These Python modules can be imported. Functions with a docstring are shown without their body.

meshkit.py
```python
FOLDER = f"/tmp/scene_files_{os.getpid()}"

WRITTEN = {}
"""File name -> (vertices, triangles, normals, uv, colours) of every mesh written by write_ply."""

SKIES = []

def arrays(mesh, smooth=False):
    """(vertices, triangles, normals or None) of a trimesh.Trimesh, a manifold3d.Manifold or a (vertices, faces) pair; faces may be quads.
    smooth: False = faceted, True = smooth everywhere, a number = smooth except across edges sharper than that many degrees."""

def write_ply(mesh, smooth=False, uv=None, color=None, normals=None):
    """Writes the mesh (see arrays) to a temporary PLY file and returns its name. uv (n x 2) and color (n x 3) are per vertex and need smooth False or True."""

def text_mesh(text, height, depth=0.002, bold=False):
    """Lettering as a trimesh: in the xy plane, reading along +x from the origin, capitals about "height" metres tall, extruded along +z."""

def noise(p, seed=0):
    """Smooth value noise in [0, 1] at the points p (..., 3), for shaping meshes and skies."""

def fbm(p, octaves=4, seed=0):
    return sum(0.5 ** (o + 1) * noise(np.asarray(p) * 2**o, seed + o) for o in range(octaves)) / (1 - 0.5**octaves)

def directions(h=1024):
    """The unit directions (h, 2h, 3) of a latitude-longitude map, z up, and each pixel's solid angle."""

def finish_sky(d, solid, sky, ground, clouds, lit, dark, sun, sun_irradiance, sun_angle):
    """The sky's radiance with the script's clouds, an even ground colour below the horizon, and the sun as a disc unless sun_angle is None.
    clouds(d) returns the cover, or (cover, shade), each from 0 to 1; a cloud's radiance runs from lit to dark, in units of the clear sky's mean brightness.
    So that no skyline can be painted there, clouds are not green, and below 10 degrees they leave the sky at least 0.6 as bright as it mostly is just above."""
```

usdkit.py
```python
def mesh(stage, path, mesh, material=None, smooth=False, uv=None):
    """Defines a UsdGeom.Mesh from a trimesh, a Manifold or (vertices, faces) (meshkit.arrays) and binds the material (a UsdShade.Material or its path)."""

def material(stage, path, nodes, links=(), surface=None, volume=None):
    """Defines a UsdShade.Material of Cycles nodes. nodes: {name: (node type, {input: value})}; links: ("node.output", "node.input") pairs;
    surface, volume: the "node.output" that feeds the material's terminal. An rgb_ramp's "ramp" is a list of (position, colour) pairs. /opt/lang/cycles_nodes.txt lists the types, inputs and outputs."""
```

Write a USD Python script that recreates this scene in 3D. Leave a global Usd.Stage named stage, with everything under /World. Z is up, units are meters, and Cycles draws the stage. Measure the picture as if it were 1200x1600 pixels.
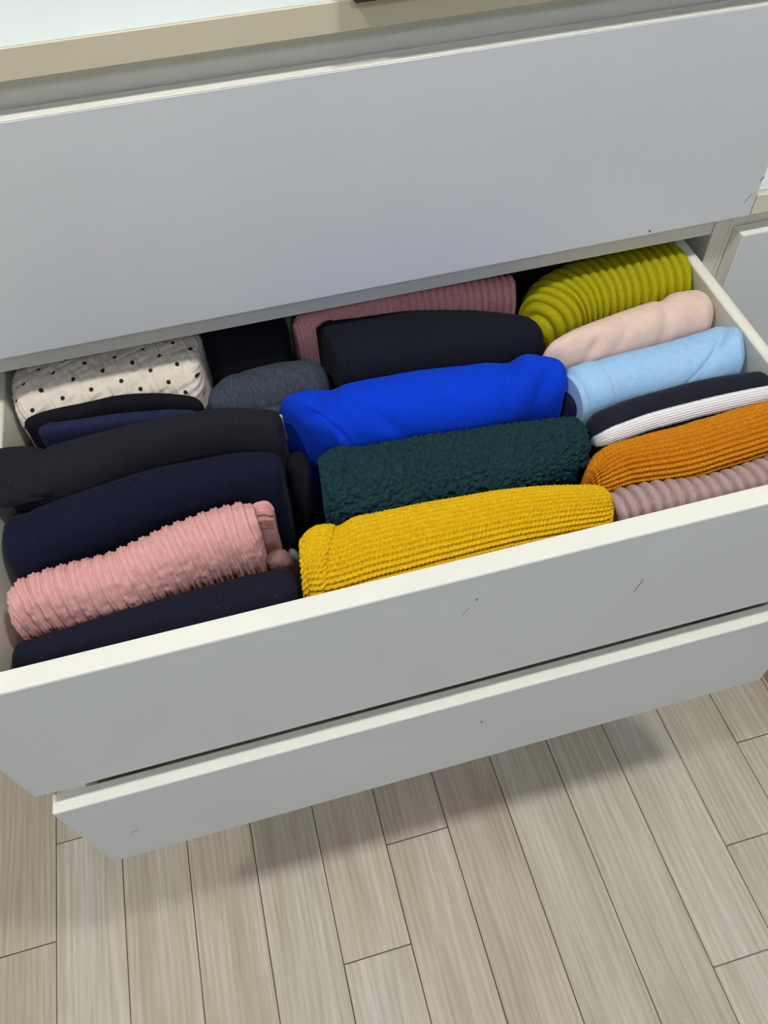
import math
import numpy as np
import trimesh
import usdkit
import meshkit
from pxr import Usd, UsdGeom, UsdLux, Gf, Sdf, UsdShade
from scipy.interpolate import PchipInterpolator

stage = Usd.Stage.CreateInMemory()
UsdGeom.SetStageUpAxis(stage, 'Z')
UsdGeom.SetStageMetersPerUnit(stage, 1.0)
UsdGeom.Xform.Define(stage, '/World')
UsdGeom.Scope.Define(stage, '/World/Looks')

# ------------------------------------------------------------------ camera
cam = UsdGeom.Camera.Define(stage, '/World/camera')
RIGHT = np.array([0.9656593, -0.2576566, -0.0333952])
DOWN = np.array([-0.2247119, -0.7637556, -0.6051297])
FWD = np.array([0.1304099, 0.5918534, -0.7954262])
POS = np.array([0.2708158, -0.5942226, 1.2497526])
m = np.eye(4)
m[0, :3], m[1, :3], m[2, :3], m[3, :3] = RIGHT, -DOWN, -FWD, POS
cam.AddTransformOp().Set(Gf.Matrix4d(m.tolist()))
cam.CreateHorizontalApertureAttr(36.0)
cam.CreateVerticalApertureAttr(48.0)
cam.CreateFocalLengthAttr(1188.98 / 1200 * 36.0)
cam.CreateClippingRangeAttr(Gf.Vec2f(0.02, 50.0))
cam.CreateExposureAttr(0.30)

# ------------------------------------------------------------------ lights (lamps of the room; built below by ceiling_lamp)
DOWNLIGHT_L = 158.0      # radiance of the two small ceiling lamps above the drawers
PANEL_L = 17.0            # radiance of the square ceiling lamp in the middle of the room
LAMP_TINT = (1.0, 0.99, 0.93)
H_CEIL = 2.38


# ------------------------------------------------------------------ helpers
_count = {}


def numbered(path):
    n = _count.get(path, 0)
    _count[path] = n + 1
    return path if n == 0 else f'{path}_{n:03d}'


def data(prim, label=None, cat=None, group=None, kind=None):
    for k, v in (('label', label), ('category', cat), ('group', group), ('kind', kind)):
        if v:
            prim.SetCustomDataByKey(k, v)
    return prim


def thing(name, label=None, cat=None, group=None, kind=None):
    p = numbered('/World/' + name)
    x = UsdGeom.Xform.Define(stage, p)
    data(x.GetPrim(), label, cat, group, kind)
    return p


def sub(parent, name):
    p = numbered(parent + '/' + name)
    UsdGeom.Xform.Define(stage, p)
    return p


def obj(name, mesh, mat, parent='/World', smooth=False, uv=None, label=None, **kw):
    p = numbered(parent + '/' + name)
    pr = usdkit.mesh(stage, p, mesh, LOOK[mat], smooth=smooth, uv=uv)
    data(pr.GetPrim(), label, **kw)
    return p


def box(x0, x1, y0, y1, z0, z1, c=0.0006):
    """A box with chamfered edges."""
    d = np.array([x1 - x0, y1 - y0, z1 - z0])
    ctr = np.array([x0 + x1, y0 + y1, z0 + z1]) / 2
    c = min(c, d.min() * 0.3)
    pts = []
    for s in np.ndindex(2, 2, 2):
        sg = np.array(s) * 2 - 1
        for k in range(3):
            q = d / 2 - c
            q[k] = d[k] / 2
            pts.append(sg * q)
    h = trimesh.convex.convex_hull(np.array(pts))
    h.apply_translation(ctr)
    return h


def cat(*ms):
    return trimesh.util.concatenate(ms)


def sst(x, a, b):
    t = np.clip((x - a) / (b - a), 0, 1)
    return t * t * (3 - 2 * t)


# ------------------------------------------------------------------ materials
LOOK = {}


def mat(name, nodes, links, surface='p.BSDF'):
    LOOK[name] = usdkit.material(stage, '/World/Looks/' + name, nodes, links, surface=surface)


def laminate(name, col, rough=0.38, spec=0.4, mottled=0.03, bump=0.02):
    mat(name, {
        'g': ('texture_coordinate', {}),
        'n': ('noise_texture', {'scale': 5.0, 'detail': 3.0}),
        'r': ('rgb_ramp', {'ramp': [(0.3, tuple(c * (1 - mottled) for c in col)), (0.7, tuple(min(1, c * (1 + mottled * .6)) for c in col))]}),
        'f': ('noise_texture', {'scale': 900.0, 'detail': 2.0}),
        'b': ('bump', {'strength': bump, 'distance': 0.001}),
        'p': ('principled_bsdf', {'roughness': rough, 'specular_ior_level': spec}),
    }, [('g.object', 'n.vector'), ('n.fac', 'r.fac'), ('r.color', 'p.base_color'), ('g.object', 'f.vector'), ('f.fac', 'b.height'), ('b.normal', 'p.normal')])


def plain(name, col, rough=0.5, spec=0.3, **kw):
    mat(name, {'p': ('principled_bsdf', {'base_color': col, 'roughness': rough, 'specular_ior_level': spec, **kw})}, [])


def cloth(name, col, col2=None, rough=0.95, sheen=0.25, sheen_col=None, weave=None, nscale=60.0, fuzz=0.25, var=0.18, spec=0.12, fscale=1500.0, stretch=(1, 1, 1), lint=0.0):
    """Fabric: two tones by fine noise in the cloth's own coordinates, fibre bump, sheen; weave = (along, across) threads per metre."""
    c2 = col2 or tuple(c * (1 - var) for c in col)
    nodes = {
        'u': ('uvmap', {'attribute': 'st'}),
        'mp': ('mapping', {'scale': stretch}),
        'n': ('noise_texture', {'scale': nscale, 'detail': 5.0, 'roughness': 0.65}),
        'r': ('rgb_ramp', {'ramp': [(0.32, c2), (0.68, col)]}),
        'f': ('noise_texture', {'scale': fscale, 'detail': 3.0, 'roughness': 0.7}),
        'b': ('bump', {'strength': fuzz, 'distance': 0.0006}),
        'p': ('principled_bsdf', {'roughness': rough, 'specular_ior_level': spec, 'sheen_weight': sheen, 'sheen_roughness': 0.45, 'sheen_tint': sheen_col or tuple(min(1, c * 1.1 + 0.12) for c in col)}),
    }
    links = [('u.UV', 'mp.vector'), ('mp.vector', 'n.vector'), ('n.fac', 'r.fac'), ('r.color', 'p.base_color'), ('mp.vector', 'f.vector')]
    if weave:
        nodes['w1'] = ('wave_texture', {'wave_type': 'bands', 'bands_direction': 'x', 'profile': 'sine', 'scale': weave[0] / 20.0 * 1.0, 'distortion': 1.2, 'detail': 1.0, 'detail_scale': 2.0})
        nodes['w2'] = ('wave_texture', {'wave_type': 'bands', 'bands_direction': 'y', 'profile': 'sine', 'scale': weave[1] / 20.0 * 1.0, 'distortion': 1.2, 'detail': 1.0, 'detail_scale': 2.0})
        nodes['a1'] = ('math', {'math_type': 'add'})
        nodes['a2'] = ('math', {'math_type': 'multiply_add', 'value2': 0.8})
        links += [('u.UV', 'w1.vector'), ('u.UV', 'w2.vector'), ('w1.fac', 'a1.value1'), ('w2.fac', 'a1.value2'), ('f.fac', 'a2.value1'), ('a1.value', 'a2.value3'), ('a2.value', 'b.height')]
    else:
        links += [('f.fac', 'b.height')]
    links += [('b.normal', 'p.normal')]
    if lint:
        nodes['lv'] = ('voronoi_texture', {'dimensions': '2D', 'feature': 'f1', 'scale': 30.0, 'randomness': 1.0})
        nodes['lr'] = ('rgb_ramp', {'ramp': [(0.0, (1, 1, 1)), (lint * .6, (1, 1, 1)), (lint, (0, 0, 0)), (1, (0, 0, 0))]})
        nodes['lx'] = ('mix_color', {'b': (0.30, 0.30, 0.33)})
        links = [l for l in links if l != ('r.color', 'p.base_color')] + [('u.UV', 'lv.vector'), ('lv.distance', 'lr.fac'), ('lr.color', 'lx.fac'), ('r.color', 'lx.a'), ('lx.result', 'p.base_color')]
    mat(name, nodes, links)


laminate('white_laminate', (0.665, 0.685, 0.72))
laminate('cream_edge', (0.80, 0.79, 0.725), rough=0.42)
laminate('beige_edge', (0.67, 0.605, 0.44), rough=0.45)
laminate('cream_carcass', (0.72, 0.69, 0.58), rough=0.45)
laminate('grey_carcass', (0.66, 0.65, 0.60), rough=0.45)
laminate('drawer_box', (0.74, 0.73, 0.64), rough=0.5)
laminate('board_top', (0.84, 0.89, 0.90), rough=0.18, spec=0.5)
laminate('mint_back', (0.66, 0.76, 0.72), rough=0.3)
plain('wall_paint', (0.53, 0.53, 0.485), 0.9)
plain('ceiling_paint', (0.68, 0.69, 0.68), 0.95)
plain('dark_back', (0.30, 0.28, 0.25), 0.8)
plain('scuff', (0.10, 0.085, 0.07), 0.8)
plain('scuff_brown', (0.21, 0.17, 0.13), 0.8)
plain('scuff_grey', (0.30, 0.29, 0.30), 0.8)
plain('teal_box', (0.42, 0.58, 0.58), 0.35)
plain('tan_box', (0.52, 0.44, 0.31), 0.7)
plain('brown_box', (0.065, 0.045, 0.032), 0.7)
plain('lamp_rim', (0.8, 0.8, 0.8), 0.4)
plain('sub_floor', (0.30, 0.25, 0.20), 0.9)
mat('lamp_glow', {'e': ('emission', {'color': LAMP_TINT, 'strength': DOWNLIGHT_L})}, [], 'e.emission')
mat('panel_glow', {'e': ('emission', {'color': (0.86, 0.95, 1.13), 'strength': PANEL_L})}, [], 'e.emission')


def wood(name, light, mid, dark, seed):
    """Pale ash plank: long streaks and cathedral figure along y, shifted for every plank."""
    mat(name, {
        'g': ('geometry', {}), 'o': ('object_info', {}),
        'c': ('combine_xyz', {}), 'm1': ('math', {'math_type': 'multiply', 'value2': 37.0}), 'm2': ('math', {'math_type': 'multiply', 'value2': 91.0}),
        'ad': ('vector_math', {'math_type': 'add'}),
        'sc1': ('mapping', {'scale': (1.0, 0.035, 1.0), 'location': (seed * 3.1, 0, 0)}),
        'n1': ('noise_texture', {'scale': 210.0, 'detail': 6.0, 'roughness': 0.66, 'distortion': 0.25}),
        'sc2': ('mapping', {'scale': (1.0, 0.12, 1.0), 'location': (seed * 1.7, 0, 0)}),
        'n2': ('noise_texture', {'scale': 26.0, 'detail': 3.0, 'roughness': 0.5}),
        'wv': ('wave_texture', {'wave_type': 'bands', 'bands_direction': 'x', 'profile': 'sine', 'scale': 30.0, 'distortion': 14.0, 'detail': 2.0, 'detail_scale': 0.55, 'detail_roughness': 0.45}),
        'r1': ('rgb_ramp', {'ramp': [(0.28, dark), (0.5, mid), (0.72, light)]}),
        'r2': ('rgb_ramp', {'ramp': [(0.28, (0.85, 0.81, 0.78)), (0.52, (0.99, 0.98, 0.97)), (0.72, (1.10, 1.12, 1.15))]}),
        'r3': ('rgb_ramp', {'ramp': [(0.0, (0.93, 0.92, 0.90)), (0.55, (1, 1, 1)), (0.95, (1.05, 1.06, 1.08))]}),
        'x1': ('mix_color', {'blend_type': 'multiply', 'fac': 1.0}), 'x2': ('mix_color', {'blend_type': 'multiply', 'fac': 0.8}),
        'hv': ('hsv', {'hue': 0.5, 'saturation': 1.0, 'fac': 1.0}), 'mv': ('math', {'math_type': 'multiply_add', 'value2': 0.10, 'value3': 0.95}),
        'b': ('bump', {'strength': 0.12, 'distance': 0.0006}),
        'p': ('principled_bsdf', {'roughness': 0.47, 'specular_ior_level': 0.35}),
    }, [('o.random', 'm1.value1'), ('o.random', 'm2.value1'), ('m1.value', 'c.x'), ('m2.value', 'c.y'), ('m1.value', 'c.z'), ('g.position', 'ad.vector1'), ('c.vector', 'ad.vector2'),
        ('ad.vector', 'sc1.vector'), ('sc1.vector', 'n1.vector'), ('ad.vector', 'sc2.vector'), ('sc2.vector', 'n2.vector'), ('sc2.vector', 'wv.vector'),
        ('n1.fac', 'r1.fac'), ('n2.fac', 'r2.fac'), ('wv.fac', 'r3.fac'), ('r1.color', 'x1.a'), ('r2.color', 'x1.b'), ('x1.result', 'x2.a'), ('r3.color', 'x2.b'),
        ('x2.result', 'hv.color'), ('o.random', 'mv.value1'), ('mv.value', 'hv.value'), ('hv.color', 'p.base_color'), ('n1.fac', 'b.height'), ('b.normal', 'p.normal')])


wood('ash_plank', (0.64, 0.59, 0.50), (0.555, 0.495, 0.405), (0.465, 0.40, 0.315), 1)
wood('warm_ash_plank', (0.625, 0.56, 0.47), (0.54, 0.465, 0.38), (0.45, 0.375, 0.295), 2)
wood('grey_ash_plank', (0.66, 0.625, 0.55), (0.575, 0.53, 0.45), (0.485, 0.43, 0.35), 3)

# ------------------------------------------------------------------ the room
X0, X1, Y0, Y1 = -1.15, 2.25, -2.65, 0.475
fl = thing('floor', 'pale ash plank floor', kind='structure')
obj('subfloor', box(X0, X1, Y0, Y1, -0.03, -0.0065), 'sub_floor', fl)
rng = np.random.default_rng(5)
PW, PL, PX = 0.1, 0.834, -0.188
tones = ['ash_plank', 'warm_ash_plank', 'grey_ash_plank']
for k in range(math.floor((X0 - PX) / PW), math.ceil((X1 - PX) / PW)):
    j0 = -0.2915 + 0.139 * (k + 1)
    j0 -= math.ceil((j0 - Y0) / PL) * PL
    while j0 < Y1:
        a, b = max(j0, Y0), min(j0 + PL, Y1)
        xa, xb = max(PX + k * PW, X0), min(PX + (k + 1) * PW, X1)
        if b - a > 0.03 and xb - xa > 0.02:
            obj('plank', box(xa + 0.0006, xb - 0.0006, a + 0.0006, b - 0.0006, -0.0065, 0.0, 0.0008), tones[rng.choice(3, p=[.5, .25, .25])], fl)
        j0 += PL
def room(name, *b, m='wall_paint'):
    obj(name, box(*b), m, kind='structure')


room('wall_back', X0, X1, Y1, Y1 + 0.08, 0.0, H_CEIL)
room('wall_left', X0 - 0.08, X0, Y0, Y1, 0.0, H_CEIL)
room('wall_right', X1, X1 + 0.08, Y0, Y1, 0.0, H_CEIL)
room('wall_front', X0, X1, Y0 - 0.08, Y0, 0.0, H_CEIL)
room('ceiling', X0, X1, Y0, Y1, H_CEIL, H_CEIL + 0.08, m='ceiling_paint')


def ceiling_lamp(x, y, r, label):
    t = thing('ceiling_lamp', label, 'lamp')
    ring = trimesh.creation.annulus(r, r + 0.018, 0.014, sections=48)
    ring.apply_translation((x, y, H_CEIL - 0.0075))
    obj('rim', ring, 'lamp_rim', t, smooth=30)
    d = trimesh.creation.cylinder(r, 0.006, sections=48)
    d.apply_translation((x, y, H_CEIL - 0.006))
    obj('diffuser', d, 'lamp_glow', t, smooth=30)


ceiling_lamp(-0.43, -0.47, 0.084, 'small round ceiling lamp above the left end of the chest')
ceiling_lamp(0.83, -0.47, 0.084, 'small round ceiling lamp above the right end of the chest')
t = thing('ceiling_panel', 'square ceiling lamp in the middle of the room', 'lamp')
bx, by, hs = 0.42, -2.0, 0.26
obj('frame', cat(box(bx - hs - .02, bx + hs + .02, by - hs - .02, by - hs, H_CEIL - .03, H_CEIL - .0005), box(bx - hs - .02, bx + hs + .02, by + hs, by + hs + .02, H_CEIL - .03, H_CEIL - .0005),
                 box(bx - hs - .02, bx - hs, by - hs, by + hs, H_CEIL - .03, H_CEIL - .0005), box(bx + hs, bx + hs + .02, by - hs, by + hs, H_CEIL - .03, H_CEIL - .0005)), 'lamp_rim', t)
obj('diffuser', box(bx - hs, bx + hs, by - hs, by + hs, H_CEIL - .025, H_CEIL - .01), 'panel_glow', t)

# ------------------------------------------------------------------ the chest of drawers
FT = 0.018   # thickness of fronts
CF = 0.0188  # front plane of the carcass


def drawer_front(parent, x0, x1, y, z0, z1):
    e = 0.0009
    obj('front_panel', box(x0 + e, x1 - e, y, y + FT, z0 + e, z1 - e, 0.0004), 'white_laminate', parent)
    band = cat(box(x0, x1, y + .0003, y + FT, z1 - e, z1, .0003), box(x0, x1, y + .0003, y + FT, z0, z0 + e, .0003),
               box(x0, x0 + e, y + .0003, y + FT, z0 + e, z1 - e, .0003), box(x1 - e, x1, y + .0003, y + FT, z0 + e, z1 - e, .0003))
    obj('edge_band', band, 'cream_edge', parent, label='cream edge band')


def rounded_rail(x0, x1, y0, y1, z0, zt0, zt1):
    """Drawer side with a rounded top that slopes from zt0 (front, y0) to zt1 (back, y1)."""
    w = (x1 - x0) / 2
    ang = np.linspace(0, np.pi, 11)
    prof = [(x1, None)] + [(x0 + w + w * np.cos(a), 0.6 * w * np.sin(a)) for a in ang] + [(x0, None)]
    v, n = [], len(prof)
    for y, zt in ((y0, zt0), (y1, zt1)):
        for x, dz in prof:
            v.append((x, y, z0 if dz is None else zt - 0.6 * w + dz))
    f = []
    for i in range(n):
        j = (i + 1) % n
        f += [(i, j, n + j), (i, n + j, n + i)]
    for i in range(1, n - 1):
        f += [(0, i + 1, i), (n, n + i, n + i + 1)]
    mm = trimesh.Trimesh(np.array(v), np.array(f), process=False)
    mm.fix_normals()
    return mm


def drawer(parent, x0, x1, y, z0, z1, depth=0.40, rails=None, hb=0.0):
    d = sub(parent, 'drawer')
    drawer_front(d, x0, x1, y, z0, z1)
    yb, ye = y + FT, y + FT + depth
    zl = z0 + 0.012
    l0, l1, r0, r1 = rails or (z1 - .02, z1 - .02, z1 - .02, z1 - .02)
    xl, xr = x0 + 0.0225, x0 + 0.766
    obj('side_rail', rounded_rail(xl, xl + .0130, yb, ye, zl, l0, l1), 'drawer_box', d, smooth=30)
    obj('side_rail', rounded_rail(xr - .0130, xr, yb, ye, zl, r0, r1), 'drawer_box', d, smooth=30)
    obj('bottom_panel', box(xl + .013, xr - .013, yb, ye - .0135, zl, zl + .006), 'drawer_box', d)
    obj('back_panel', box(xl + .013, xr - .013, ye - .013, ye, zl, min(l1, r1) - .02), 'drawer_box', d)
    return d


def sliver(pts, w, y, mname, parent, label, name='scratch'):
    """A thin scratch or chip lying on a front: an outline in x,z, raised by a third of a millimetre."""
    from shapely.geometry import LineString
    s = LineString(pts).buffer(w, resolution=2)
    g = trimesh.creation.extrude_polygon(s, 0.0004, engine='earcut')
    v = g.vertices
    g.vertices = np.c_[v[:, 0], y - v[:, 2] + 0.0001, v[:, 1]]
    g.fix_normals()
    obj(name, g, mname, parent, label=label)


ch = thing('chest_of_drawers', 'white chest with its middle drawer pulled open full of folded clothes', 'chest of drawers')
obj('top_board', box(0.0015, 0.7985, 0.0, 0.01, 1.0241, 1.0446, .0008), 'beige_edge', ch, label='beige front edge of the top board')
obj('shelf_board', box(0.0015, 0.7985, 0.0101, 0.455, 1.0241, 1.0448), 'board_top', ch)
obj('shelf_skin', box(0.0020, 0.7980, 0.0012, 0.0100, 1.0447, 1.0450, .0001), 'board_top', ch)
for xa, xb in ((.0030, .0212), (.7785, .7967)):
    obj('side_panel', box(xa, xb, CF + .001, .455, .085, 1.0239), 'grey_carcass', ch)
    obj('side_edge', box(xa, xb, CF, CF + .001, .085, 1.0239, .0003), 'cream_carcass', ch)
for z0, z1 in ((.988, 1.0239), (.7734, .7985), (.538, .556), (.336, .350)):
    obj('rail_panel', box(.0214, .7783, CF + .0012, .44, z0, z1), 'grey_carcass', ch)
obj('back_panel', box(.0214, .7783, .441, .455, .085, .987), 'dark_back', ch)
obj('plinth', box(.003, .7967, .05, .40, 0.0, .0848), 'grey_carcass', ch)
for xa, xb in ((.0030, .0212), (.7785, .7967)):
    obj('upright_panel', box(xa, xb, .06, .455, 1.0452, 1.72), 'board_top', ch)
obj('rear_panel', box(.0214, .7783, .440, .455, 1.0452, 1.72), 'mint_back', ch)
obj('upper_shelf', box(.0214, .7783, .06, .4395, 1.395, 1.415), 'board_top', ch)
d_up = drawer(ch, 0.0, 0.80, 0.0, .8028, 1.0)
d_mid = drawer(ch, 0.0, 0.80, -.305, .562, .7540, depth=.43, rails=(.735, .745, .738, .763))
d_low = drawer(ch, 0.004, 0.80, -.313, .352, .532)
d_bot = drawer(ch, 0.0, 0.80, 0.0, .100, .334)
sliver([(.558, .661), (.5605, .672), (.562, .680)], .00033, -.305, 'scuff_brown', d_mid, 'thin dark scratch')
sliver([(.407, .7170), (.4066, .7190)], .0007, -.305, 'scuff_brown', d_mid, 'small brown spot', 'spot')
sliver([(.396, .699), (.401, .708)], .0003, -.305, 'scuff_grey', d_mid, 'faint grey scratch')
sliver([(.426, .469), (.4262, .4695)], .0011, -.313, 'scuff', d_low, 'small dark spot', 'spot')
sliver([(.046, .428), (.053, .430)], .0005, -.313, 'scuff_grey', d_low, 'faint grey scuff', 'scuff_mark')
sliver([(.7875, .819), (.7925, .828)], .0004, 0.0, 'scuff_grey', d_up, 'thin grey scratch')
sliver([(.797, .8415), (.7993, .8435)], .0010, 0.0, 'scuff_grey', d_up, 'grey chip at the edge', 'chip')
sliver([(.688, .807), (.6883, .8073)], .0010, 0.0, 'scuff', d_up, 'small dark spot', 'spot')

# the neighbouring, lower unit
nb = thing('low_cabinet', 'lower cream topped drawer unit beside the right end of the chest', 'cabinet')
NX0, NX1 = .7972, 1.50
obj('top_board', box(.8013, NX1, 0.0, .01, .8031, .8246, .0008), 'cream_carcass', nb)
obj('top_panel', box(.8013, NX1, .0101, .455, .8031, .8250), 'board_top', nb)
obj('side_panel', box(NX0, .8154, CF, .455, .085, .8029), 'cream_carcass', nb)
obj('side_panel', box(NX1 - .0182, NX1, CF, .455, .085, .8029), 'cream_carcass', nb)
obj('rail_panel', box(.8156, NX1 - .0184, CF + .001, .44, .770, .8029), 'cream_carcass', nb)
obj('back_panel', box(.8156, NX1 - .0184, .441, .455, .085, .769), 'dark_back', nb)
obj('plinth', box(NX0, NX1, .05, .40, 0.0, .0848), 'grey_carcass', nb)
for z0, z1 in ((.562, .7795), (.345, .5485), (.10, .332)):
    d = sub(nb, 'drawer')
    drawer_front(d, .8015, NX1, 0.0, z0, z1)

# things on and beside the units
bb = thing('brown_box', 'dark brown box at the front edge of the top board', 'box')
obj('box_body', box(.3975, .76, -.0125, .24, 1.0452, 1.115, .002), 'brown_box', bb)
obj('box_lid', box(.395, .7625, -.0150, .2425, 1.1152, 1.135, .002), 'brown_box', bb)
tb = thing('teal_box', 'pale teal box on the lower unit beside the chest', 'box')
obj('box_body', box(.815, 1.05, .043, .24, .8252, .93, .004), 'teal_box', tb)
obj('box_lid', box(.8125, 1.0525, .0405, .2425, .9302, .945, .004), 'teal_box', tb)
ob = thing('tan_box', 'tan box on the floor beyond the right end of the lowest drawer', 'box')
obj('box_body', box(1.018, 1.30, -.33, -.02, 0.0, .20, .002), 'tan_box', ob)
obj('box_lid', box(1.0155, 1.3025, -.3325, -.0175, .2002, .225, .002), 'tan_box', ob)

# ------------------------------------------------------------------ fabrics
cloth('navy_smooth', (0.011, 0.011, 0.024), sheen=0.10, weave=None, nscale=40, lint=0.0085)
cloth('pink_crinkle', (0.70, 0.375, 0.36), (0.62, 0.31, 0.30), nscale=180, sheen=0.0)
cloth('navy_knit', (0.0085, 0.0095, 0.028), sheen=0.14, weave=(600, 420), nscale=90, fuzz=0.4, lint=0.0085)
cloth('charcoal', (0.015, 0.015, 0.022), sheen=0.12, weave=(700, 700), nscale=70, lint=0.0085)
cloth('navy_blue', (0.017, 0.021, 0.062), sheen=0.2, nscale=60)
cloth('black_cotton', (0.008, 0.008, 0.013), sheen=0.08, nscale=60)
cloth('black_wool', (0.009, 0.010, 0.018), sheen=0.14, weave=(650, 300), nscale=220, fuzz=0.45, lint=0.0085)
cloth('grey_denim', (0.060, 0.072, 0.098), (0.030, 0.036, 0.052), sheen=0.15, weave=(900, 900), nscale=400, stretch=(1, 0.35, 1))
cloth('dusty_pink', (0.76, 0.38, 0.39), (0.65, 0.29, 0.30), sheen=0.0, nscale=260, fuzz=0.4)
cloth('royal_blue', (0.002, 0.046, 0.62), (0.002, 0.038, 0.54), sheen=0.10, sheen_col=(0.15, 0.35, 1.0), nscale=240, fuzz=0.35)
cloth('teal_boucle', (0.017, 0.052, 0.062), (0.007, 0.024, 0.030), sheen=0.0, sheen_col=(0.25, 0.5, 0.55), nscale=330, fuzz=0.6)
cloth('mustard', (0.76, 0.49, 0.010), (0.64, 0.38, 0.006), sheen=0.0, sheen_col=(1, .8, .3), nscale=320, fuzz=0.5)
cloth('chartreuse', (0.42, 0.375, 0.008), (0.32, 0.285, 0.006), sheen=0.0, sheen_col=(.9, .9, .3), nscale=420, fuzz=0.5)
cloth('blush', (0.75, 0.55, 0.47), (0.69, 0.495, 0.42), sheen=0.15, weave=(500, 500), nscale=60, fuzz=0.25)
cloth('sky_fleece', (0.36, 0.58, 0.86), (0.31, 0.52, 0.80), sheen=0.3, nscale=160, fuzz=0.5)
cloth('ochre', (0.66, 0.255, 0.012), (0.50, 0.17, 0.006), sheen=0.0, sheen_col=(1, .7, .3), nscale=420, fuzz=0.5)
cloth('mauve_rib', (0.44, 0.315, 0.30), (0.36, 0.25, 0.24), sheen=0.0, nscale=320, fuzz=0.45)
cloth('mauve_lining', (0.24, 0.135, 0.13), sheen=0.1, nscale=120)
cloth('label_white', (0.62, 0.68, 0.60), sheen=0.05, nscale=60)
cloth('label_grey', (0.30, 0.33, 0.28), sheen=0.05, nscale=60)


def dotted(name, ang, scale, rad, base, base2, dotc):
    """Muslin print: small dark dots at the corners of a tilted grid, in the cloth's own coordinates."""
    mat(name, {
        'u': ('uvmap', {'attribute': 'st'}),
        'mp': ('mapping', {'rotation': (0, 0, ang), 'scale': (scale, scale, 0)}),
        'v': ('voronoi_texture', {'dimensions': '2D', 'feature': 'f1', 'scale': 1.0, 'randomness': 0.13}),
        'l': ('rgb_ramp', {'ramp': [(0.0, (0, 0, 0)), (rad - .015, (0, 0, 0)), (rad + .015, (1, 1, 1)), (1, (1, 1, 1))]}),
        'n': ('noise_texture', {'scale': 90.0, 'detail': 4.0}),
        'r': ('rgb_ramp', {'ramp': [(0.3, base2), (0.7, base)]}),
        'x': ('mix_color', {'a': dotc}),
        'f': ('noise_texture', {'scale': 1400.0, 'detail': 2.0}),
        'b': ('bump', {'strength': 0.25, 'distance': 0.0005}),
        'p': ('principled_bsdf', {'roughness': 0.95, 'specular_ior_level': 0.1, 'sheen_weight': 0.1}),
    }, [('u.UV', 'mp.vector'), ('mp.vector', 'v.vector'), ('v.distance', 'l.fac'), ('u.UV', 'n.vector'), ('n.fac', 'r.fac'), ('l.color', 'x.fac'), ('r.color', 'x.b'),
        ('x.result', 'p.base_color'), ('u.UV', 'f.vector'), ('f.fac', 'b.height'), ('b.normal', 'p.normal')])


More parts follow.
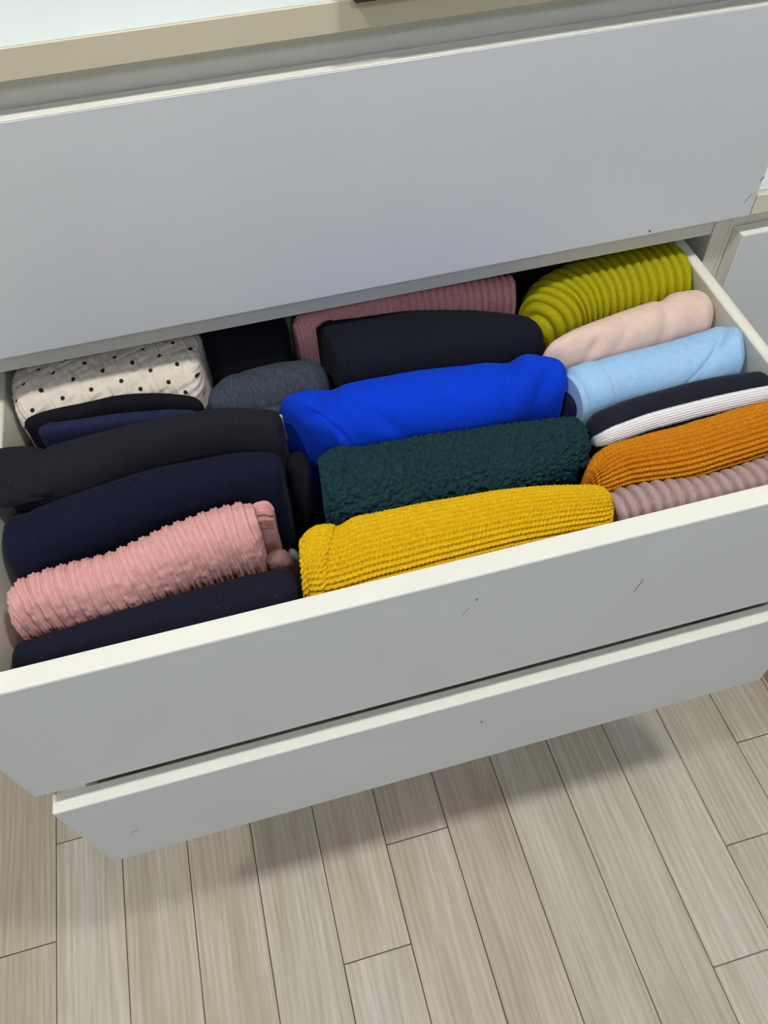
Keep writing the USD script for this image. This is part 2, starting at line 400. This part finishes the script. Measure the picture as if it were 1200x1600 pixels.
dotted('dotted_muslin', math.radians(38), 1 / 0.0208, 0.105, (0.74, 0.66, 0.58), (0.68, 0.60, 0.52), (0.02, 0.02, 0.025))
mat('striped_knit', {
    'u': ('uvmap', {'attribute': 'st'}), 's': ('separate_xyz', {}),
    'n': ('noise_texture', {'scale': 900.0, 'detail': 2.0}), 'na': ('math', {'math_type': 'multiply_add', 'value2': 0.0022}),
    'q': ('map_range', {'from_min': -0.04, 'from_max': 0.04}),
    'r': ('rgb_ramp', {'ramp': [(0.0, (0.011, 0.011, 0.02)), (0.157, (0.011, 0.011, 0.02)), (0.167, (0.80, 0.80, 0.83)), (0.364, (0.80, 0.80, 0.83)), (0.374, (0.011, 0.011, 0.022)), (1, (0.011, 0.011, 0.022))]}),
    'f': ('noise_texture', {'scale': 1500.0, 'detail': 3.0}), 'b': ('bump', {'strength': 0.4, 'distance': 0.0006}),
    'p': ('principled_bsdf', {'roughness': 0.95, 'specular_ior_level': 0.15, 'sheen_weight': 0.08}),
}, [('u.UV', 's.vector'), ('u.UV', 'n.vector'), ('n.fac', 'na.value1'), ('s.y', 'na.value3'), ('na.value', 'q.value'), ('q.result', 'r.fac'), ('r.color', 'p.base_color'), ('u.UV', 'f.vector'), ('f.fac', 'b.height'), ('b.normal', 'p.normal')])


# ------------------------------------------------------------------ folded clothes
def n3(x, y, z=0.0, seed=0):
    x, y = np.broadcast_arrays(np.asarray(x, float), np.asarray(y, float))
    return meshkit.noise(np.stack([x, y, np.full(x.shape, float(z))], -1), seed) - 0.5


def f3(x, y, seed=0, o=3):
    x, y = np.broadcast_arrays(np.asarray(x, float), np.asarray(y, float))
    return meshkit.fbm(np.stack([x, y, np.full(x.shape, 0.37)], -1), o, seed) - 0.5


class Path:
    """A folded garment's spine: stations (x, y, top z, half thickness) from left to right."""

    def __init__(self, st, nlim=0.2):
        self.nlim = nlim
        st = np.array(st, float)
        s = np.r_[0, np.cumsum(np.hypot(np.diff(st[:, 0]), np.diff(st[:, 1])))]
        self.L, self.s = s[-1], s
        self.f = [PchipInterpolator(s, st[:, k]) for k in range(4)]

    def at(self, s):
        s = np.asarray(s, float)
        x, y, z, a = (f(s) for f in self.f)
        e = self.L * 0.03
        t0, t1 = np.clip(s - e, 0, self.L), np.clip(s + e, 0, self.L)
        tx, ty = self.f[0](t1) - self.f[0](t0), self.f[1](t1) - self.f[1](t0)
        n = np.hypot(tx, ty)
        nx = np.clip(-ty / n, -self.nlim, self.nlim) if abs(float(self.f[0](self.L) - self.f[0](0))) > 0.5 * self.L else -ty / n
        return x, y, z, a, nx, np.sign(tx + 1e-9) * np.sqrt(1 - np.minimum(nx * nx, 1))

    def x2s(self, x):
        g = np.linspace(0, self.L, 400)
        return float(np.interp(x, self.f[0](g), g))


def sweep(path, b, zb, disp=None, s0=None, s1=None, du=0.002, dv=0.002, left=(0.018, 0.010), right=(0.018, 0.010), grow=0.0, square=0.82, narrow=0.30, shear=0.0, side=0.02, taper=0.10):
    """One closed skin swept along the spine: rounded top, straight sides down to zb, rounded ends. disp(u, v) is the relief of the cloth in metres;
    left/right = (length over which the end rounds off, how far its top drops)."""
    s0, s1 = 0.0 if s0 is None else s0, path.L if s1 is None else s1
    nu = max(12, int((s1 - s0) / du) + 1)
    ss = np.linspace(0, 1, nu)
    e = 0.5 * (1 - np.cos(np.pi * ss))
    ss = s0 + (s1 - s0) * (0.75 * ss + 0.25 * e)
    x, y, zt, a, nx, ny = path.at(ss)
    q = np.ones(nu)
    drop = np.zeros(nu)
    for dist, (ln, dr) in ((ss - s0, left), (s1 - ss, right)):
        if ln > 0:
            qq = np.sqrt(np.clip(1 - np.clip(1 - dist / ln, 0, 1) ** 2.2, 0, 1))
            q = q * qq
            drop += dr * (1 - qq)
    a = (a + grow) * (narrow + (1 - narrow) * q)
    bb = (b + grow) * (0.55 + 0.45 * q)
    zt = zt + grow - drop
    a0 = float(np.median(a))
    ph = np.linspace(np.pi, 0, 400)
    cx, cz = np.sign(np.cos(ph)) * np.abs(np.cos(ph)) ** square, np.sin(ph) ** square
    arc = np.r_[0, np.cumsum(np.hypot(np.diff(a0 * cx), np.diff(b * cz)))]
    na = max(14, int(arc[-1] / dv) + 1)
    vv = np.linspace(0, arc[-1], na)
    ax, az = np.interp(vv, arc, cx), np.interp(vv, arc, cz)
    vv = vv - arc[-1] / 2
    deep = [0.0]
    while deep[-1] < 1.0:
        deep.append(min(1.0, deep[-1] + max(dv / 0.1 if deep[-1] * 0.1 < side else 0.16, 0.02)))
    deep = np.array(deep[1:])
    lat = np.r_[-(1 - taper * deep[::-1]), ax, (1 - taper * deep)]
    up = np.r_[np.zeros(len(deep)), az, np.zeros(len(deep))]
    dn = np.r_[deep[::-1], np.zeros(na), deep]
    v = np.r_[vv[0] - 0.1 * deep[::-1], vv, vv[-1] + 0.1 * deep]
    zc = zt - bb
    zbb = np.minimum(np.broadcast_to(np.asarray(zb, float), (nu,)), zc - 0.004)
    P = np.empty((nu, len(lat), 3))
    P[..., 0] = x[:, None] + a[:, None] * lat * (nx + shear * (1 - sst(ss, 0.0, 0.07)))[:, None]
    P[..., 1] = y[:, None] + a[:, None] * lat * ny[:, None]
    P[..., 2] = zc[:, None] + bb[:, None] * up - dn * (zc - zbb)[:, None]
    U, V = np.broadcast_arrays((ss - s0 + 0)[:, None] + s0, v[None, :])
    if disp is not None:
        gu, gv = np.gradient(P, axis=0), np.gradient(P, axis=1)
        nrm = np.cross(gv, gu)
        nrm /= np.linalg.norm(nrm, axis=-1, keepdims=True) + 1e-12
        mid = P - np.stack([x, y, zc - 0.02], -1)[:, None, :]
        if (nrm * mid).sum() < 0:
            nrm = -nrm
        edge = vv[-1] + side * 0.6
        win = 1 - sst(np.abs(v), edge, edge + side)
        P = P + nrm * (disp(U, V) * win[None, :] * np.minimum(1, 0.25 + q)[:, None])[..., None]
    nv = len(lat)
    i, j = np.meshgrid(np.arange(nu - 1), np.arange(nv), indexing='ij')
    A, B, C, D = i * nv + j, i * nv + (j + 1) % nv, (i + 1) * nv + (j + 1) % nv, (i + 1) * nv + j
    F = np.concatenate([np.stack([A, D, C], -1).reshape(-1, 3), np.stack([A, C, B], -1).reshape(-1, 3)])
    vert = P.reshape(-1, 3)
    uv = np.stack([U, V], -1).reshape(-1, 2)
    caps = []
    for r in (0, nu - 1):
        ring = r * nv + np.arange(nv)
        c = len(vert)
        vert = np.vstack([vert, vert[ring].mean(0)])
        uv = np.vstack([uv, uv[ring].mean(0)])
        nxt = np.roll(ring, -1)
        caps.append(np.stack([np.full(nv, c), ring, nxt] if r == 0 else [np.full(nv, c), nxt, ring], -1))
    F = np.concatenate([F] + caps)
    vol = np.einsum('ij,ij->i', vert[F[:, 0]], np.cross(vert[F[:, 1]], vert[F[:, 2]])).sum()
    return (vert, F[:, ::-1] if vol < 0 else F), uv


def bump_at(u, v, u0, v0, ru, rv, tilt=0.0):
    """A soft fold: a ridge through (u0, v0), ru wide along the spine and rv long around the fold."""
    uu = u - u0 - tilt * (v - v0)
    return np.exp(-(uu / ru) ** 2 - ((v - v0) / rv) ** 2)


def ribs(u, p, depth, gap=0.16):
    """Rounded ribs with open valleys between them."""
    f = np.abs(u / p - np.floor(u / p) - 0.5) * 2
    t = np.clip((f - 0.0) / (1 - gap), 0, 1)
    return depth * (np.sqrt(1 - t * t * 0.999) - 0.65)


def knit(u, v, p, q, d, stag=0.5, seed=1, row=0.55):
    """Rows of stitches: open holes along the row borders, one per stitch; row = how deep the border runs between the holes."""
    r = v / p + 0.16 * n3(u * 50, v * 25, 0, seed)
    i = np.round(r)
    g = np.exp(-((r - i) / 0.22) ** 2)
    st = 0.5 + 0.5 * np.cos(2 * np.pi * (u / q + stag * (i % 2) + 0.30 * n3(u * 80, v * 80, 3, seed)))
    body = 0.10 * np.cos(2 * np.pi * (u / q + stag * (i % 2)) + np.pi * (r - i) * 2)
    return d * (0.35 + body - g * (row + (1 - row) * st ** 0.7) * 1.15 + 0.15 * n3(u * 700, v * 700, 1, seed))


def garment(name, label, st, b, mname, disp, zb=0.582, part='folded_body', parts=(), nlim=0.2, **kw):
    t = thing(name, label, 'folded garment', None)
    p = Path(st, nlim)
    me, uv = sweep(p, b, zb, disp, **kw)
    obj(part, me, mname, t, smooth=True, uv=uv)
    for pn, pl, pm, kk in parts:
        kk = dict(kk)
        d2 = kk.pop('disp', disp)
        me, uv = sweep(p, kk.pop('b', b), kk.pop('zb', zb), d2, s0=p.x2s(kk.pop('xa')), s1=p.x2s(kk.pop('xb')), **kk)
        obj(pn, me, pm, t, smooth=True, uv=uv, label=pl)
    return t, p


def extra(t, name, label, mname, st, b, zb, disp=None, **kw):
    me, uv = sweep(Path(st), b, zb, disp, **kw)
    obj(name, me, mname, t, smooth=True, uv=uv, label=label)


FLOORZ = 0.5815   # just above the drawer's bottom panel

# --- left column, front to back
garment('folded_trousers', 'dark navy smooth garment at the front of the left row, below the pink one',
        [(0.040, -0.256, 0.720, 0.009), (0.052, -0.257, 0.733, 0.011), (0.066, -0.260, 0.735, 0.0130), (0.115, -0.2575, 0.735, 0.016), (0.187, -0.2575, 0.736, 0.0205), (0.240, -0.258, 0.737, 0.0215), (0.272, -0.259, 0.737, 0.0215)],
        0.016, 'navy_smooth', lambda u, v: 0.0012 * f3(u * 22, v * 30, 4) + 0.0012 * bump_at(u, v, 0.03, 0, .006, .05, .3),
        parts=[('fold_edge', 'inner fold seen at the right end', 'black_cotton', dict(xa=0.258, xb=0.2775, grow=-0.0035, disp=None, left=(0, 0)))])
t, p = garment('folded_sweater', 'pink crinkled garment with cross ridges in the left row, between two navy ones',
               [(0.049, -0.232, 0.752, 0.014), (0.060, -0.222, 0.757, 0.018), (0.078, -0.218, 0.756, 0.021), (0.128, -0.215, 0.755, 0.022), (0.181, -0.203, 0.756, 0.023), (0.220, -0.197, 0.756, 0.024), (0.250, -0.196, 0.756, 0.024)],
               0.034, 'pink_crinkle',
               lambda u, v: (lambda uu: 0.0027 * np.abs(np.cos(np.pi * uu / 0.0098)) ** 0.6 + 0.00060 * np.cos(2 * np.pi * uu / 0.0033) + 0.0013 * n3(np.floor(uu / 0.0049) * 3.7, v * 240, 2, 3)
                             + 0.0020 * f3(u * 28, v * 26, 8))(u + 0.0011 * n3(np.floor(u / 0.0098 + .5) * 5.1, v * 150, 0, 5) + 0.0014 * f3(u * 15, v * 40, 6) + 0.08 * v),
               du=0.0007, dv=0.0008, left=(0.020, 0.020), right=(0.014, 0.008), square=0.9)
extra(t, 'ruffled_edge', 'ruffled pink edge at the right end', 'pink_crinkle', [(0.246, -0.170, 0.726, 0.007), (0.256, -0.170, 0.728, 0.009), (0.264, -0.172, 0.722, 0.008)], 0.010, 0.66,
      lambda u, v: 0.0016 * np.cos(2 * np.pi * v / 0.006 + 9 * u) + 0.001 * f3(u * 300, v * 300, 2), du=0.0008, dv=0.0008, left=(0.006, .004), right=(0.006, .004))
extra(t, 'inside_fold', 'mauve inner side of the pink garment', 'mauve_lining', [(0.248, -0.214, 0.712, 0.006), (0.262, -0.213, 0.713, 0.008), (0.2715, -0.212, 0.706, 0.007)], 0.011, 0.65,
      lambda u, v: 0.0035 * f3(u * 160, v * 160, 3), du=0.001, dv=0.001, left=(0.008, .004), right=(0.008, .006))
garment('folded_sweater', 'fine knit navy garment in the left row, just behind the pink crinkled one',
        [(0.0395, -0.163, 0.744, 0.028), (0.050, -0.159, 0.753, 0.034), (0.071, -0.153, 0.755, 0.029), (0.120, -0.142, 0.755, 0.027), (0.182, -0.133, 0.755, 0.024), (0.233, -0.134, 0.755, 0.022), (0.280, -0.145, 0.755, 0.019)],
        0.035, 'navy_knit', lambda u, v: 0.0030 * f3(u * 20, v * 24, 12) + 0.00028 * np.cos(2 * np.pi * u / 0.0026) - 0.0016 * bump_at(u, v, .024, .0, .005, .06, .25), du=0.00065, dv=0.002, left=(0.020, 0.012), right=(0.008, 0.006), square=0.88)
t, p = garment('folded_sweatshirt', 'charcoal black garment in the left row whose end spills over the drawer side',
               [(0.042, -0.100, 0.757, 0.028), (0.061, -0.092, 0.760, 0.029), (0.113, -0.086, 0.760, 0.027), (0.165, -0.079, 0.760, 0.023), (0.218, -0.078, 0.760, 0.020), (0.290, -0.098, 0.758, 0.020)],
               0.031, 'charcoal', lambda u, v: 0.0034 * f3(u * 16, v * 20, 21) - 0.0030 * bump_at(u, v, .030, 0, .007, .05, .5) - 0.0020 * bump_at(u, v, .235, -.02, .03, .012, 0), left=(0.012, 0.004), right=(0.012, 0.010))
extra(t, 'sleeve_fold', 'end bulging over the drawer side', 'charcoal', [(0.021, -0.098, 0.760, 0.018), (0.032, -0.097, 0.769, 0.030), (0.046, -0.095, 0.767, 0.034), (0.066, -0.092, 0.763, 0.033), (0.098, -0.089, 0.756, 0.028)], 0.016, 0.7480,
      lambda u, v: 0.0020 * f3(u * 40, v * 40, 5) - 0.0055 * bump_at(u, v, .020, .0, .006, .05, -.7), left=(0.014, 0.006), right=(0.050, 0.022))
extra(t, 'hanging_fold', 'black fold hanging into the gap at the right end', 'black_cotton', [(0.2965, -0.155, 0.690, 0.006), (0.2955, -0.143, 0.706, 0.009), (0.2965, -0.118, 0.716, 0.0105), (0.2960, -0.100, 0.715, 0.008)], 0.012, 0.60,
      lambda u, v: 0.003 * f3(u * 50, v * 40, 7), left=(0.010, 0.008), right=(0.006, 0.008))
garment('folded_shirt', 'thin navy blue garment squeezed behind the charcoal one in the left row',
        [(0.068, -0.0315, 0.744, 0.0065), (0.090, -0.0345, 0.746, 0.0070), (0.130, -0.037, 0.745, 0.0075), (0.175, -0.044, 0.745, 0.0075), (0.218, -0.053, 0.742, 0.006)],
        0.011, 'navy_blue', lambda u, v: 0.0016 * f3(u * 40, v * 60, 31) + 0.0014 * bump_at(u, v, .012, 0, .004, .03, .2), left=(0.010, 0.006), right=(0.012, 0.010))
garment('folded_shirt', 'thin black garment between the navy blue one and the dotted white one',
        [(0.053, -0.013, 0.738, 0.006), (0.075, -0.0135, 0.744, 0.0070), (0.110, -0.0155, 0.746, 0.008), (0.145, -0.017, 0.748, 0.0075), (0.180, -0.023, 0.747, 0.007), (0.221, -0.036, 0.741, 0.006)],
        0.010, 'black_cotton', lambda u, v: 0.0014 * f3(u * 50, v * 60, 33), left=(0.008, 0.004), right=(0.012, 0.008))
garment('folded_blouse', 'white crinkled muslin garment printed with small black dots',
        [(0.0395, 0.043, 0.742, 0.042), (0.065, 0.043, 0.748, 0.044), (0.103, 0.043, 0.750, 0.045), (0.169, 0.042, 0.750, 0.045), (0.229, 0.037, 0.747, 0.046)],
        0.036, 'dotted_muslin', lambda u, v: 0.0022 * f3(u * 18, v * 20, 41) + 0.0019 * np.abs(n3((u * .95 + v * .32) * 330, (v - u * .3) * 45, 1, 6)) * 2 + 0.0020 * n3((v * .9 - u * .4) * 260, (u + v) * 50, 2, 9)
        - 0.0012 * bump_at(u, v, .125, -.03, .012, .03, .5), du=0.001, dv=0.001, left=(0.016, 0.012), right=(0.012, 0.010))
t, p = garment('folded_jeans', 'charcoal denim garment at the back between the dotted white and the dusty pink ones',
               [(0.2255, -0.026, 0.729, 0.018), (0.262, -0.012, 0.737, 0.031), (0.300, -0.011, 0.737, 0.031), (0.349, -0.012, 0.730, 0.030)],
               0.034, 'grey_denim', lambda u, v: 0.0045 * f3(u * 26, v * 22, 51) - 0.003 * bump_at(u, v, .06, .0, .008, .05, -1.0), left=(0.010, 0.008), right=(0.02, 0.02), square=1.0)
extra(t, 'turned_hem', 'turned hem along the front', 'grey_denim', [(0.221, -0.053, 0.722, 0.005), (0.262, -0.0475, 0.723, 0.005), (0.300, -0.0475, 0.722, 0.005), (0.335, -0.047, 0.716, 0.005)], 0.007, 0.66,
      lambda u, v: 0.0018 * f3(u * 60, v * 60, 6), left=(.006, .004), right=(.006, .004))
garment('folded_scarf', 'black garment in the shade behind the charcoal denim one',
        [(0.2315, 0.062, 0.740, 0.034), (0.262, 0.062, 0.744, 0.038), (0.300, 0.061, 0.742, 0.038), (0.322, 0.060, 0.738, 0.034)],
        0.030, 'black_cotton', lambda u, v: 0.004 * f3(u * 25, v * 30, 61), right=(.012, .012))
garment('folded_scarf', 'black garment in the shade along the back, between the dusty pink and the chartreuse ones',
        [(0.36, 0.112, 0.735, 0.014), (0.50, 0.112, 0.742, 0.016), (0.66, 0.104, 0.742, 0.014)],
        0.016, 'black_cotton', lambda u, v: 0.004 * f3(u * 25, v * 30, 62))

# --- middle column, back to front
garment('folded_sweater', 'dusty pink knitted garment with ribs, partly under the drawer above',
        [(0.326, 0.053, 0.738, 0.014), (0.345, 0.058, 0.744, 0.018), (0.400, 0.066, 0.744, 0.020), (0.488, 0.060, 0.744, 0.022), (0.573, 0.050, 0.742, 0.022)],
        0.024, 'dusty_pink', lambda u, v: 0.0020 * f3(u * 20, v * 30, 71) + sst(u, .085, .12) * ribs(u, 0.0080, 0.0030) + (1 - sst(u, .085, .12)) * knit(v, u, 0.0036, 0.0034, 0.0014), du=0.0008, dv=0.001,
        left=(0.012, 0.008), right=(0.006, 0.003), square=0.95)
hem_m1 = lambda u, v: 0.0026 * f3(u * 18, v * 22, 73)
garment('folded_trousers', 'black wool garment behind the royal blue one, stitched hem at its left end',
        [(0.353, -0.002, 0.757, 0.040), (0.365, -0.001, 0.759, 0.041), (0.393, -0.002, 0.758, 0.040), (0.432, -0.005, 0.758, 0.040), (0.496, -0.018, 0.757, 0.036), (0.544, -0.033, 0.756, 0.027), (0.568, -0.043, 0.753, 0.019)],
        0.034, 'black_wool', hem_m1, left=(0, 0), right=(0.020, 0.018), square=0.86,
        parts=[('hem_band', 'stitched hem', 'black_wool', dict(xa=0.351, xb=0.3665, grow=0.0009, left=(0.006, 0.004), right=(0.0015, 0.0006)))])
t, p = garment('folded_sweatshirt', 'royal blue garment in the middle row',
               [(0.305, -0.089, 0.748, 0.030), (0.317, -0.086, 0.757, 0.036), (0.352, -0.086, 0.755, 0.037), (0.409, -0.087, 0.755, 0.037), (0.470, -0.094, 0.755, 0.036), (0.521, -0.096, 0.757, 0.030), (0.550, -0.102, 0.759, 0.024), (0.564, -0.106, 0.754, 0.020)],
               0.035, 'royal_blue',
               lambda u, v: 0.0034 * f3(u * 16, v * 18, 75) + 0.0012 * f3(u * 70, v * 14, 76) - 0.0045 * bump_at(u, v, .236, -.030, .007, .022, .2) - 0.0030 * bump_at(u, v, .262 - .06, .02, .010, .02, .1) - 0.0075 * bump_at(u, v, .034, .004, .008, .030, .35) - 0.0050 * bump_at(u, v, .018, -.028, .006, .02, -.6) + 0.0040 * bump_at(u, v, .050, -.02, .012, .03, -.5) - 0.0048 * bump_at(u, v, .075, -.03, .010, .02, -.7)
               - 0.0035 * bump_at(u, v, .205, .0, .007, .05, .25) + 0.0032 * bump_at(u, v, .222, .0, .010, .05, .2) - 0.0032 * bump_at(u, v, .245, -.02, .006, .03, .1), left=(0.018, 0.012), right=(0.010, 0.006), square=0.92, shear=-0.5)
extra(t, 'care_label', 'white label sticking out at the left end', 'label_white', [(0.283, -0.062, 0.723, 0.0016), (0.292, -0.064, 0.727, 0.0022), (0.304, -0.068, 0.725, 0.0022)], 0.003, 0.694,
      lambda u, v: 0.001 * f3(u * 200, v * 200, 2), du=0.001, dv=0.0007, left=(.003, .002), right=(0, 0))
boucle = lambda u, v: 0.0026 * f3(u * 20, v * 20, 81) + 0.0030 * (0.5 - 2 * np.abs(n3(u * 260, v * 260, 1, 82))) + 0.0030 * n3(u * 420, v * 420, 2, 84) + 0.0012 * n3(u * 800, v * 800, 1, 83)
garment('folded_sweater', 'dark teal boucle garment between the royal blue and the mustard ones',
        [(0.310, -0.167, 0.750, 0.035), (0.322, -0.165, 0.752, 0.037), (0.352, -0.168, 0.751, 0.037), (0.406, -0.170, 0.751, 0.037), (0.465, -0.177, 0.751, 0.037), (0.524, -0.178, 0.751, 0.029), (0.5540, -0.173, 0.749, 0.019)],
        0.036, 'teal_boucle', boucle, du=0.0008, dv=0.0009, left=(0, 0), right=(0.012, 0.012), square=0.88, shear=0.32,
        parts=[('hem_band', 'folded hem at the left end', 'teal_boucle', dict(shear=0.32, narrow=0.6, xa=0.3085, xb=0.332, grow=0.0016, du=0.0008, dv=0.0009, left=(0.014, 0.012), right=(0.004, 0.0015), square=0.88))])
mus = lambda u, v: 0.0024 * f3(u * 22, v * 22, 91) + 0.0010 * bump_at(u, v, .05, 0, .012, .05, .1) - 0.0018 * bump_at(u, v, .036, .0, .010, .05, .1) + knit(u, v + 0.10 * np.clip(u - .05, 0, 1) * 0, 0.0048, 0.0036, 0.0040, seed=4, row=0.18)
mus2 = lambda u, v: 0.0012 * f3(u * 40, v * 22, 93) + knit(u, v + .002, 0.0046, 0.0036, 0.0038, seed=7, row=0.18)
garment('folded_sweater', 'mustard yellow knitted garment at the front of the middle row',
        [(0.277, -0.249, 0.750, 0.032), (0.288, -0.246, 0.755, 0.034), (0.304, -0.248, 0.753, 0.034), (0.332, -0.246, 0.755, 0.035), (0.382, -0.246, 0.755, 0.034), (0.443, -0.248, 0.755, 0.031), (0.491, -0.253, 0.754, 0.028), (0.539, -0.261, 0.752, 0.022)],
        0.033, 'mustard', mus, du=0.0007, dv=0.0007, left=(0, 0), right=(0.012, 0.008), square=0.9, shear=0.36,
        parts=[('hem_band', 'folded hem at the left end', 'mustard', dict(shear=0.36, narrow=0.6, xa=0.2745, xb=0.3005, grow=0.0016, du=0.0007, dv=0.0007, disp=mus2, left=(0.014, 0.012), right=(0.003, 0.0014), square=0.9))])

# --- right column, back to front
garment('folded_sweater', 'chartreuse ribbed knit garment in the far right corner of the drawer',
        [(0.566, -0.010, 0.722, 0.016), (0.576, -0.006, 0.738, 0.024), (0.592, 0.002, 0.750, 0.034), (0.614, 0.012, 0.756, 0.040), (0.640, 0.017, 0.758, 0.041), (0.686, 0.019, 0.760, 0.041), (0.740, 0.019, 0.762, 0.040), (0.7515, 0.019, 0.762, 0.040)],
        0.037, 'chartreuse', lambda u, v: ribs(u + 0.10 * v * (1 - sst(u, .02, .12)) + 0.0007 * n3(u * 60, v * 40, 0, 3), 0.0098, 0.0046) + 0.0016 * f3(u * 20, v * 20, 95) + 0.0003 * n3(u * 900, v * 900, 0, 4), du=0.0007, dv=0.0014, nlim=0.9,
        left=(0.020, 0.010), right=(0.010, 0.010), square=0.85)
garment('folded_sweatshirt', 'pale blush garment between the chartreuse and the light blue ones',
        [(0.553, -0.077, 0.752, 0.009), (0.567, -0.074, 0.757, 0.012), (0.594, -0.067, 0.757, 0.018), (0.641, -0.060, 0.757, 0.022), (0.695, -0.053, 0.757, 0.024), (0.735, -0.050, 0.757, 0.026), (0.7505, -0.052, 0.752, 0.026)],
        0.031, 'blush', lambda u, v: 0.0026 * f3(u * 18, v * 22, 97) - 0.0032 * bump_at(u, v, .142, .0, .007, .04, .35) + 0.0022 * bump_at(u, v, .160, .0, .012, .04, .3) - 0.0030 * bump_at(u, v, .052, -.022, .008, .012, .6) - 0.0012 * bump_at(u, v, .185, -.01, .006, .03, -.5)
        - 0.0015 * bump_at(u, v, .085, -.02, .008, .02, .8), left=(0.022, 0.012), right=(0.022, 0.016), square=0.95)
fle = lambda u, v: 0.0026 * f3(u * 20, v * 22, 99) + 0.0007 * f3(u * 260, v * 260, 98) + 0.0030 * bump_at(u, v, .178, .004, .010, .03, .5) - 0.0032 * bump_at(u, v, .158, .0, .006, .03, .9) - 0.0014 * bump_at(u, v, .135, -.02, .004, .03, 1.4)
t, p = garment('folded_sweatshirt', 'light blue fleece garment in the right row, cuff with a seam at its left end',
        [(0.565, -0.1205, 0.745, 0.025), (0.577, -0.119, 0.749, 0.027), (0.614, -0.114, 0.750, 0.028), (0.663, -0.112, 0.750, 0.029), (0.715, -0.110, 0.751, 0.030), (0.738, -0.109, 0.754, 0.030), (0.7490, -0.114, 0.750, 0.028)],
        0.031, 'sky_fleece', fle, du=0.0014, dv=0.0014, left=(0, 0), right=(0.018, 0.014), square=0.92,
        parts=[('cuff', 'cuff with a seam', 'sky_fleece', dict(xa=0.563, xb=0.597, grow=0.0014, du=0.0014, dv=0.0014, left=(0.012, 0.010), right=(0.002, 0.0012)))])
extra(t, 'inner_layer', 'dark blue inner layer seen in the open cuff', 'navy_blue', [(0.5615, -0.124, 0.728, 0.010), (0.568, -0.123, 0.730, 0.014), (0.575, -0.122, 0.730, 0.014)], 0.014, 0.62, None, left=(.004, .003), right=(0, 0))
garment('folded_shirt', 'black and white striped knit garment in the right row',
        [(0.562, -0.173, 0.740, 0.017), (0.580, -0.170, 0.745, 0.019), (0.622, -0.164, 0.745, 0.020), (0.688, -0.162, 0.745, 0.020), (0.747, -0.165, 0.745, 0.018)],
        0.026, 'striped_knit', lambda u, v: 0.0022 * f3(u * 24, v * 24, 101) + 0.00035 * np.cos(2 * np.pi * v / 0.0024) * (v < -0.0105) + 0.00025 * n3(u * 500, v * 900, 0, 2), du=0.0012, dv=0.0006, left=(0.014, 0.012), right=(0.01, 0.006))
garment('folded_sweater', 'ochre orange waffle knit garment in the right row',
        [(0.532, -0.229, 0.738, 0.009), (0.543, -0.226, 0.748, 0.014), (0.556, -0.220, 0.748, 0.019), (0.574, -0.216, 0.748, 0.022), (0.625, -0.217, 0.748, 0.026), (0.677, -0.214, 0.748, 0.026), (0.731, -0.211, 0.748, 0.025), (0.746, -0.211, 0.748, 0.026)],
        0.027, 'ochre', lambda u, v: 0.0022 * f3(u * 24, v * 24, 103) + knit(u, v, 0.0050, 0.0031, 0.0044, stag=0.0, row=0.15, seed=11), du=0.0006, dv=0.0007, left=(0.022, 0.014), right=(0.01, 0.006), square=0.95)
garment('folded_sweater', 'mauve wide ribbed garment at the front of the right row',
        [(0.5385, -0.2625, 0.738, 0.017), (0.548, -0.262, 0.744, 0.018), (0.579, -0.263, 0.745, 0.018), (0.628, -0.267, 0.744, 0.015), (0.667, -0.266, 0.745, 0.0155), (0.695, -0.265, 0.747, 0.016), (0.747, -0.264, 0.748, 0.017)],
        0.018, 'mauve_rib', lambda u, v: ribs(u + 0.05 * v, 0.0106, 0.0050) + 0.0006 * f3(u * 20, v * 20, 105) + 0.0003 * n3(u * 900, v * 900, 0, 5), du=0.0008, dv=0.0012, left=(0.010, 0.006), right=(0.01, 0.006))

# --- lying deep in the gap between the rows
garment('folded_blouse', 'cream dotted muslin garment lying deep in the gap between the left and middle rows',
        [(0.2935, -0.200, 0.615, 0.006), (0.2945, -0.180, 0.635, 0.008), (0.2955, -0.166, 0.645, 0.007)],
        0.02, 'dotted_muslin', lambda u, v: 0.004 * f3(u * 40, v * 40, 111), left=(.008, .006), right=(.012, .008))
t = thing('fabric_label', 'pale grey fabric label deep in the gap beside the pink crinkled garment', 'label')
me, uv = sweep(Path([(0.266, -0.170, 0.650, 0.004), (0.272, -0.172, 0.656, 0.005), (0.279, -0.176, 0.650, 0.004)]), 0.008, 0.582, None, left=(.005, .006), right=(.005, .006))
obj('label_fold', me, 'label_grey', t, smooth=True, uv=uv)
